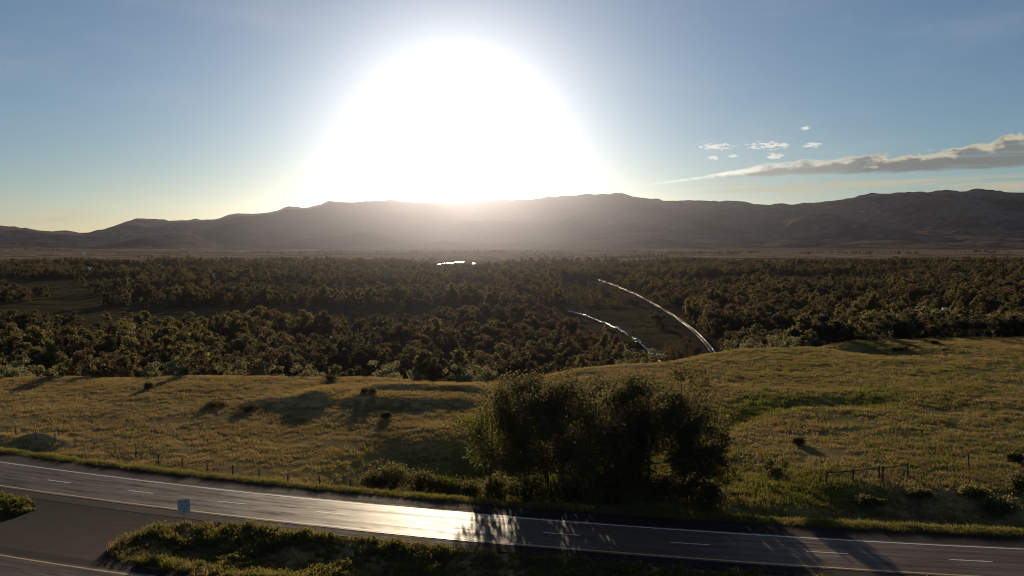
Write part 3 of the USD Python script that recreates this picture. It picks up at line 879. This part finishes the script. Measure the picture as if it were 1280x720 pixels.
ponds = []
for px, py, w, dep in [(560, 328.8, 22, 60), (573, 327.8, 17, 130), (592, 329.2, 5, 55), (549, 329.8, 6, 45)]:
    x, y = flat(px, py, VZ)
    a = np.linspace(0, 2 * np.pi, 40, endpoint=False)
    rr = 1 + 0.18 * np.sin(3 * a + px) + 0.1 * np.sin(5 * a)
    zc = float(land(x, y))
    ring = np.column_stack([x + rr * np.cos(a) * w / 2, y + rr * np.sin(a) * dep / 2])
    zc = land(ring[:, 0], ring[:, 1]).max() + 0.25
    v = np.vstack([[x, y, zc], np.column_stack([ring, np.full(40, zc)]), np.column_stack([x + (ring[:, 0] - x) * 1.06, y + (ring[:, 1] - y) * 1.06, np.full(40, zc - 2.5)])])
    f = [[0, 1 + k, 1 + (k + 1) % 40] for k in range(40)] + [[1 + k, 41 + k, 41 + (k + 1) % 40] for k in range(40)] + [[1 + k, 41 + (k + 1) % 40, 1 + (k + 1) % 40] for k in range(40)]
    obj("pond", (v, np.array(f)), M_water, smooth=30, kind="structure", label="small pond glinting below the sun")
    ponds.append((x, y, w, dep))

# farm buildings far off
BUILD = [  # px, row of the base, kind, width, depth, height, label
    (105, 318.0, "house", 9, 7, 6.0, "tiny white house out on the far plain at the left"),
    (46, 343.0, "silo", 3.4, 3.4, 7.5, "slim white silo standing in the valley wood at far left"),
    (112, 337.5, "shed", 11, 7, 3.4, "low pale-roofed shed in the valley wood right of the white silo"),
    (19, 342.0, "shed", 6, 5, 3.0, "small pale shed in the valley wood left of the white silo"),
    (267, 346.0, "shed", 8, 6, 3.2, "low pale-roofed shed alone in the wood left of the sun"),
    (1147, 389.0, "shed", 3.6, 3.4, 2.8, "leftmost of three small pale sheds among the trees at right"),
    (1181, 391.0, "shed", 2.6, 3.0, 2.8, "middle of three small pale sheds among the trees at right"),
    (1232, 386.0, "shed", 2.4, 3.0, 2.8, "rightmost of three small pale sheds among the trees at right"),
]
alleys = []
for px, py, kind, w, dpt, h, lab in BUILD:
    zb = VZ - 1
    for _ in range(4):
        x, y = flat(px, py, zb); zb = float(land(x, y))
    rzb = math.degrees(-math.atan2(x, y)) + R.uniform(-14, 14)
    o = thing({"house": "farm_house", "silo": "silo", "shed": "farm_shed"}[kind], (x, y, zb - 0.2), rzb, label=lab, cat=kind)
    if kind == "silo":
        c = trimesh.creation.cylinder(radius=w / 2, height=h, sections=20); c.apply_translation([0, 0, h / 2])
        obj("wall", c, M_wall, o, smooth=30)
        dm = trimesh.creation.icosphere(2, w / 2 * 1.03); dm.apply_scale([1, 1, 0.6]); dm.apply_translation([0, 0, h]); obj("roof", dm, M_roof, o, smooth=True)
    else:
        obj("wall", box(w, dpt, h, (0, 0, h / 2)), M_wall, o)
        rise = 0.13 * dpt
        sec = np.array([[-dpt / 2 - 0.3, h - 0.05], [0, h + rise], [dpt / 2 + 0.3, h - 0.05], [dpt / 2 + 0.3, h + 0.12], [0, h + rise + 0.2], [-dpt / 2 - 0.3, h + 0.12]])
        v = np.vstack([np.column_stack([np.full(6, k * (w / 2 + 0.3)), sec]) for k in (-1, 1)])
        f = [[k, (k + 1) % 6, 6 + (k + 1) % 6] for k in range(6)] + [[k, 6 + (k + 1) % 6, 6 + k] for k in range(6)]
        for b in (0, 6):
            f += [[b, b + 1, b + 4], [b, b + 4, b + 5], [b + 1, b + 2, b + 3], [b + 1, b + 3, b + 4]]
        obj("roof", trimesh.Trimesh(v, f, process=False), M_roof, o)
        for k in (-1, 1):
            obj("gable", (np.array([[k * w / 2 * 0.99, -dpt / 2, h - 0.02], [k * w / 2 * 0.99, dpt / 2, h - 0.02], [k * w / 2 * 0.99, 0, h + rise]]), np.array([[0, 1, 2]])), M_wall, o)
        obj("door", box(min(1.6, w * 0.3), 0.06, min(2.1, h * 0.75), (-w * 0.15, -dpt / 2 - 0.04, min(2.1, h * 0.75) / 2)), M_dark, o)
        if kind == "house":
            for wx in (-3, 2, 3.6):
                obj("window", box(1.0, 0.06, 1.2, (wx, -dpt / 2 - 0.04, 3.6)), M_dark, o)
    alleys.append((x, y, zb, w))

# tree kinds of the wood
KINDS = [("valley_tree", L_dark, [make_tree(700 + k, 11.5, 8.2, 1900, 0.62, 0.12, 22) for k in range(3)], "dark green broadleaf tree among the front ranks of the valley wood", "dark green trees of the valley wood"),
         ("valley_tree", L_brown, [make_tree(710 + k, 10.5, 8.0, 1500, 0.60, 0.12, 20) for k in range(2)], "brownish broadleaf tree among the front ranks of the valley wood", "brownish trees of the valley wood"),
         ("valley_tree", L_near, [make_tree(720 + k, 12.5, 7.4, 1900, 0.60, 0.15, 24, 1) for k in range(2)], "olive green broadleaf tree among the front ranks of the valley wood", "olive trees of the valley wood"),
         ("willow_bush", L_pale, [make_tree(730 + k, 5.5, 6.2, 1500, 0.40, 0.05, 18, 3) for k in range(2)], "pale grey-green willow bush along the brow where the field meets the wood", "pale willow bushes along the field's far edge")]
yy, cand = 158.0, []
while yy < 1760:
    stp = 6.6 + 3.0 * smooth01((yy - 250) / 500)
    xs = np.arange(-(yy * 0.62 + 12), yy * 0.62 + 12, stp)
    cand.append(np.column_stack([xs + R.uniform(-0.46, 0.46, len(xs)) * stp, yy + R.uniform(-0.46, 0.46, len(xs)) * stp]))
    yy += stp * 0.95
C = np.vstack(cand)
e = np.interp(C[:, 0], EDGE[:, 0], EDGE[:, 1])
C = C[(C[:, 1] > e + 14) & in_view(C[:, 0], C[:, 1], 10)]
e = np.interp(C[:, 0], EDGE[:, 0], EDGE[:, 1])
az_ = C[:, 0] / C[:, 1]
lim_ = 1700 - 460 * np.exp(-((az_ + 0.062) / 0.05) ** 2) + 140 * (fbm(np.column_stack([C / 160.0, C[:, 0] * 0]), 2, 80) - 0.5)
dn = fbm(np.column_stack([C / 70.0, C[:, 0] * 0]), 3, 81)
dt, ds = KT.query(C)[0], KS.query(C)[0]
glade = fbm(np.column_stack([C[:, 0] / 260.0, C[:, 1] / 110.0, C[:, 0] * 0]), 3, 87)
keep = (C[:, 1] < lim_) & ~((C[:, 1] > 420) & (glade > 0.60 - 0.07 * smooth01((C[:, 1] - 900) / 500))) & (dn > 0.30) & (dt > 6) & (ds > 3)
C, dn, dt, ds, az_ = C[keep], dn[keep], dt[keep], ds[keep], az_[keep]
e = np.interp(C[:, 0], EDGE[:, 0], EDGE[:, 1])
kn = fbm(np.column_stack([C / 45.0, C[:, 0] * 0 + 3.3]), 3, 83) + R.uniform(-0.05, 0.05, len(C))
kind = np.where(kn < 0.44, 0, np.where(kn < 0.53, 2, np.where(kn < 0.62, 1, 0)))
hs = (0.52 + 0.66 * R.uniform(0, 1, len(C)) ** 1.5) * (0.7 + 0.55 * fbm(np.column_stack([C / 38.0, C[:, 0] * 0]), 3, 86))
front_ = (C[:, 1] - e < 34)
pale = front_ & (R.uniform(0, 1, len(C)) < np.where(C[:, 0] < -20, 0.55, np.where((C[:, 0] > 40) & (C[:, 0] < 75), 0.6, 0.15)))
kind = np.where(pale, 3, kind)
hs = np.where(pale, R.uniform(0.7, 1.15, len(C)), hs)
hs = np.where((C[:, 0] > 72) & ~pale & (C[:, 1] < 330), hs * 1.4, hs)
zb_ = land(C[:, 0], C[:, 1])
slope_ = (C[:, 1] - e < 75) & ~pale
hs = np.where(slope_, np.clip((np.where(C[:, 0] > 74, 4.0, 1.0) + R.uniform(-1.2, 0.8, len(C)) - zb_) / np.array([11.5, 10.5, 12.5, 6.5])[kind], 0.14, hs), hs)
hs = np.where(pale, np.minimum(hs, np.clip((1.8 - zb_) / 6.0, 0.25, 1.2)), hs)
# low scrub between the railway and the stream, and in front of both
tx = np.interp(C[:, 1], np.sort(track[:, 1]), track[np.argsort(track[:, 1]), 0] / np.sort(track[:, 1]))
sx_ = np.interp(C[:, 1], np.sort(stream[:, 1]), stream[np.argsort(stream[:, 1]), 0] / np.sort(stream[:, 1]))
low = (C[:, 1] > 200) & (az_ > sx_ - 0.012) & (az_ < tx + 0.012) & (C[:, 1] < 900)
vis = np.zeros(len(C), bool)
for q, pad in ((track, 0.006), (stream, 0.010)):                     # nothing tall on the near side of the bends
    aq, yq = q[:, 0] / q[:, 1], q[:, 1]
    for a, y in zip(aq[::2], yq[::2]):
        vis |= (np.abs(az_ - a) < pad) & (C[:, 1] < y) & (C[:, 1] > y * (1 - 13.0 / 44))
hs = np.where(low | vis, hs * R.uniform(0.15, 1.0, len(C)) ** 1.8 * 0.60 + 0.12, hs)
for x, y, zb, w in alleys:
    cut = 14.0 / (CAM_H - zb) * y
    hs = np.where((np.abs(az_ - x / y) * y < w * 0.55) & (C[:, 1] < y - 2) & (C[:, 1] > y - cut), hs * 0.2, hs)
    hs = np.where(np.hypot(C[:, 0] - x, C[:, 1] - y) < w * 0.9, 0.05, hs)
for x, y, w, d in ponds:
    hs = np.where((np.abs(az_ - x / y) * y < w * 0.6) & (C[:, 1] > y - d * 0.5 - 330), hs * 0.25, hs)
ok = hs > 0.1
C, kind, hs = C[ok], kind[ok], hs[ok]
Z = land(C[:, 0], C[:, 1]) - 0.2
rzs = R.uniform(0, 360, len(C))
size_on_screen = hs * np.array([11.5, 10.5, 12.5, 6.5])[kind] / np.hypot(C[:, 0], C[:, 1])
order = np.argsort(-size_on_screen)
inframe = np.abs(C[:, 0] / C[:, 1]) < 0.60
single = np.zeros(len(C), bool)
single[[i for i in order if inframe[i]][:270]] = True
firsts = {}
ZONES = [(-1, -0.42, "at far left"), (-0.42, -0.25, "behind the left field"), (-0.25, -0.10, "behind the shadowed banks"), (-0.10, 0.05, "behind the clump's left half"),
         (0.05, 0.17, "between stream and rails"), (0.17, 0.25, "right of the shining rails"), (0.25, 0.42, "behind the right field's brow"), (0.42, 1, "at far right")]
WORDS = {0: "dark green", 1: "brownish", 2: "olive green", 3: "pale grey-green"}


def wood_label(k, a, h, gap):
    zone = next(z for lo, hi, z in ZONES if lo <= a < hi)
    what = ("small willow bush" if h < 0.75 else "large willow bush") if k == 3 else ("low scrubby tree" if h < 0.5 else "mid-sized tree" if h < 0.9 else "full-grown tree")
    rank = "by the field's edge" if gap < 38 else "well down the slope" if gap < 80 else "out on the valley floor"
    lab = f"{WORDS[k]} {what} {rank}, {zone}"
    return lab, lab.replace(" tree ", " trees ").replace(" bush ", " bushes ")


for i in np.nonzero(single)[0]:
    k = int(kind[i]); nm, lm, protos, lab, grp = KINDS[k]
    v_ = int(R.integers(0, len(protos)))
    where = (C[i, 0], C[i, 1], Z[i])
    lab, grp = wood_label(k, C[i, 0] / C[i, 1], hs[i], C[i, 1] - np.interp(C[i, 0], EDGE[:, 0], EDGE[:, 1]))
    if (k, v_) not in firsts:
        o = plant(nm, protos[v_], lm, where, rzs[i], hs[i], label=lab, cat="bush" if k == 3 else "tree", group=grp)
        firsts[(k, v_)] = o.GetPath()
    else:
        copy_of(firsts[(k, v_)], nm, where, rzs[i], hs[i], label=lab, cat="bush" if k == 3 else "tree", group=grp)
rest = ~single
protos, start = [], []
for nm, lm, pr, lab, grp in KINDS:
    start.append((len(protos), len(pr)))
    protos += [(m[1], lm) for m in pr]
idx = np.array([start[k][0] + R.integers(0, start[k][1]) for k in kind[rest]])
scatter("valley_wood", protos, idx, np.column_stack([C[rest], Z[rest]]), np.radians(rzs[rest]), np.repeat(hs[rest][:, None], 3, 1),
        label="dark wood filling the valley floor out to the far plain", cat="wood")

# dark thickets and shelter belts on the far plain
bx, by_, bs = [], [], []
g_ = np.random.default_rng(90)
for _ in range(42):
    y0 = g_.uniform(1850, 4300); x0 = g_.uniform(-0.6, 0.6) * y0; ln = g_.uniform(60, 420); a = g_.normal(0, 0.25)
    n = int(ln / 9)
    u = g_.uniform(-0.5, 0.5, n) * ln
    bx += list(x0 + u * math.cos(a) + g_.normal(0, 4, n)); by_ += list(y0 + u * math.sin(a) + g_.normal(0, 8, n)); bs += list(g_.uniform(0.35, 0.85, n))
bx, by_, bs = map(np.array, (bx, by_, bs))
scatter("shelter_belts", [(KINDS[0][2][0][1], L_dark), (KINDS[1][2][0][1], L_brown)], g_.integers(0, 2, len(bx)), np.column_stack([bx, by_, land(bx, by_) - 0.2]),
        g_.uniform(0, 6.28, len(bx)), np.repeat(bs[:, None], 3, 1), label="thin dark rows of trees across the far plain", cat="tree rows")

# ---------------------------------------------------------------- fence, brace, posts, sign
def post_mesh(h, r, seed):
    g = np.random.default_rng(seed)
    t = np.linspace(0, 1, 5)
    return tube(np.column_stack([g.normal(0, 0.012, 5), g.normal(0, 0.012, 5), -0.35 + t * (h + 0.35)]), r * (1.05 - 0.12 * t), 8)


FENCE_PX = [(-14, 538), (20, 544), (45, 549), (69, 554), (94, 559), (118, 563), (144, 567.5), (170, 573), (198, 579), (228, 585), (259, 590), (291, 594.5), (324, 599), (360, 604), (399, 608), (438, 612)]
fp = [at(a, b) for a, b in FENCE_PX]
fo = thing("wire_fence", fp[0], label="wire fence on thin dark posts along the left field above the highway", cat="fence")
tops = []
for k, p in enumerate(fp):
    m = post_mesh(1.12 + 0.08 * math.sin(k * 2.3), 0.075, 600 + k); m.apply_translation(p - fp[0])
    obj("post", m, M_post, fo)
for h in (0.35, 0.75, 1.12):
    ln = []
    for a, b in zip(fp[:-1], fp[1:]):
        for t in np.linspace(0, 1, 5)[:-1]:
            ln.append(a + (b - a) * t + [0, -0.07, h - 0.05 * math.sin(math.pi * t)] - fp[0])
    obj("wire", tube(np.array(ln), 0.006, 3), M_wire, fo)

BR = [(1033, 605.5, 1.32), (1066, 603.5, 1.32), (1098.5, 600, 1.38), (1103.5, 600, 1.38), (1134.5, 596, 1.45)]
bp = [at(a, b) for a, b, _ in BR]
bo = thing("fence_brace", bp[0], label="dark wooden fence brace of five stout posts with top rails in the right field", cat="fence")
for k, (p, (_, _, h)) in enumerate(zip(bp, BR)):
    m = post_mesh(h, 0.085 if k != 3 else 0.095, 630 + k); m.apply_translation(p - bp[0])
    obj("post", m, M_post, bo)
for a, b in ((0, 1), (1, 2), (3, 4)):
    h0, h1 = BR[a][2] - 0.22, BR[b][2] - 0.22
    A, B = bp[a] - bp[0] + [0, 0, h0], bp[b] - bp[0] + [0, 0, h1]
    obj("rail", tube([A, (A + B) / 2 + [0, 0, -0.03], B], 0.055, 7), M_post, bo)
for h in (0.4, 0.75):
    obj("wire", tube([p - bp[0] + [0, -0.10, h] for p in bp[:3]], 0.006, 3), M_wire, bo)
for a, b in ((0, 1), (1, 2)):                                       # droppers hanging between the brace wires
    for t in np.linspace(0.12, 0.88, 7):
        q = bp[a] + (bp[b] - bp[a]) * t - bp[0]
        obj("wire_stay", tube([q + [0, -0.1, 0.3], q + [0, -0.1, 1.05]], 0.008, 3), M_wire, bo)
lp = at(1210.5, 585)
o = thing("fence_post", lp, label="single slim wooden post standing alone in the right field", cat="post")
obj("shaft", post_mesh(1.55, 0.07, 640), M_post, o)
obj("staple", tube([[-0.02, -0.075, 1.2], [0, -0.10, 1.2], [0.02, -0.075, 1.2]], 0.006, 3), M_wire, o)

dp = at(687, 619)
o = thing("delineator_post", dp, label="thin pale grey marker post at the road edge before the dark trees", cat="marker post")
obj("shaft", cat(box(0.09, 0.02, 1.55, (0, 0, 0.62)), box(0.02, 0.05, 1.5, (0, 0.03, 0.6))), M_delin, o)
obj("reflector", box(0.075, 0.012, 0.11, (0, -0.018, 1.26)), M_reflector, o)

sp = at(230.5, 663)
sd = math.hypot(sp[0], sp[1]); k = sd / F
o = thing("road_sign", sp, -math.degrees(math.atan2(sp[0], sp[1])) - 8, label="pale grey-blue road sign on a rusty post among the median weeds", cat="road sign")
w, h, zc = 14.2 * k, 17.5 * k, 28.5 * k
obj("post", cat(box(0.075, 0.02, zc + h * 0.4 + 0.5, (0, 0.045, (zc + h * 0.4) / 2 - 0.25)), box(0.02, 0.045, zc + 0.5, (-0.03, 0.075, zc / 2 - 0.25)), box(0.02, 0.045, zc + 0.5, (0.03, 0.075, zc / 2 - 0.25))), M_rust, o)
import shapely
pl = shapely.box(-w / 2, -h / 2, w / 2, h / 2).buffer(-0.06).buffer(0.06)
m = trimesh.creation.extrude_polygon(pl, 0.012, engine="earcut"); m.apply_transform(trimesh.transformations.rotation_matrix(math.pi / 2, [1, 0, 0])); m.apply_translation([0, 0.012, zc])
obj("panel", m, M_sign, o)
g_ = np.random.default_rng(3)
for r_, (zz, xs_) in enumerate([(0.30, (-0.26, 0.14)), (0.08, (-0.12, 0.24)), (-0.14, (-0.27, 0.08)), (-0.34, (0.0,))]):
    for x in xs_:
        obj("legend_mark", box(w * 0.17, 0.004, h * 0.085, (x * w, -0.003, zc + zz * h)), M_mark, o)

# ---------------------------------------------------------------- haze
def haze(density, g_val):
    g = Graph()
    v = g.node("principled_volume", "volume", color=(0.76, 0.80, 1.0), density=density, anisotropy=g_val, absorption_color=(0, 0, 0))
    return g.make("haze_look", volume=v)


b = box(30600, 16000, 720, (0, 7150, 330 - 75))
obj("haze", b, haze(HAZE[0], HAZE[1]), kind="stuff", label="thin bright evening haze over the whole valley", cat="haze")
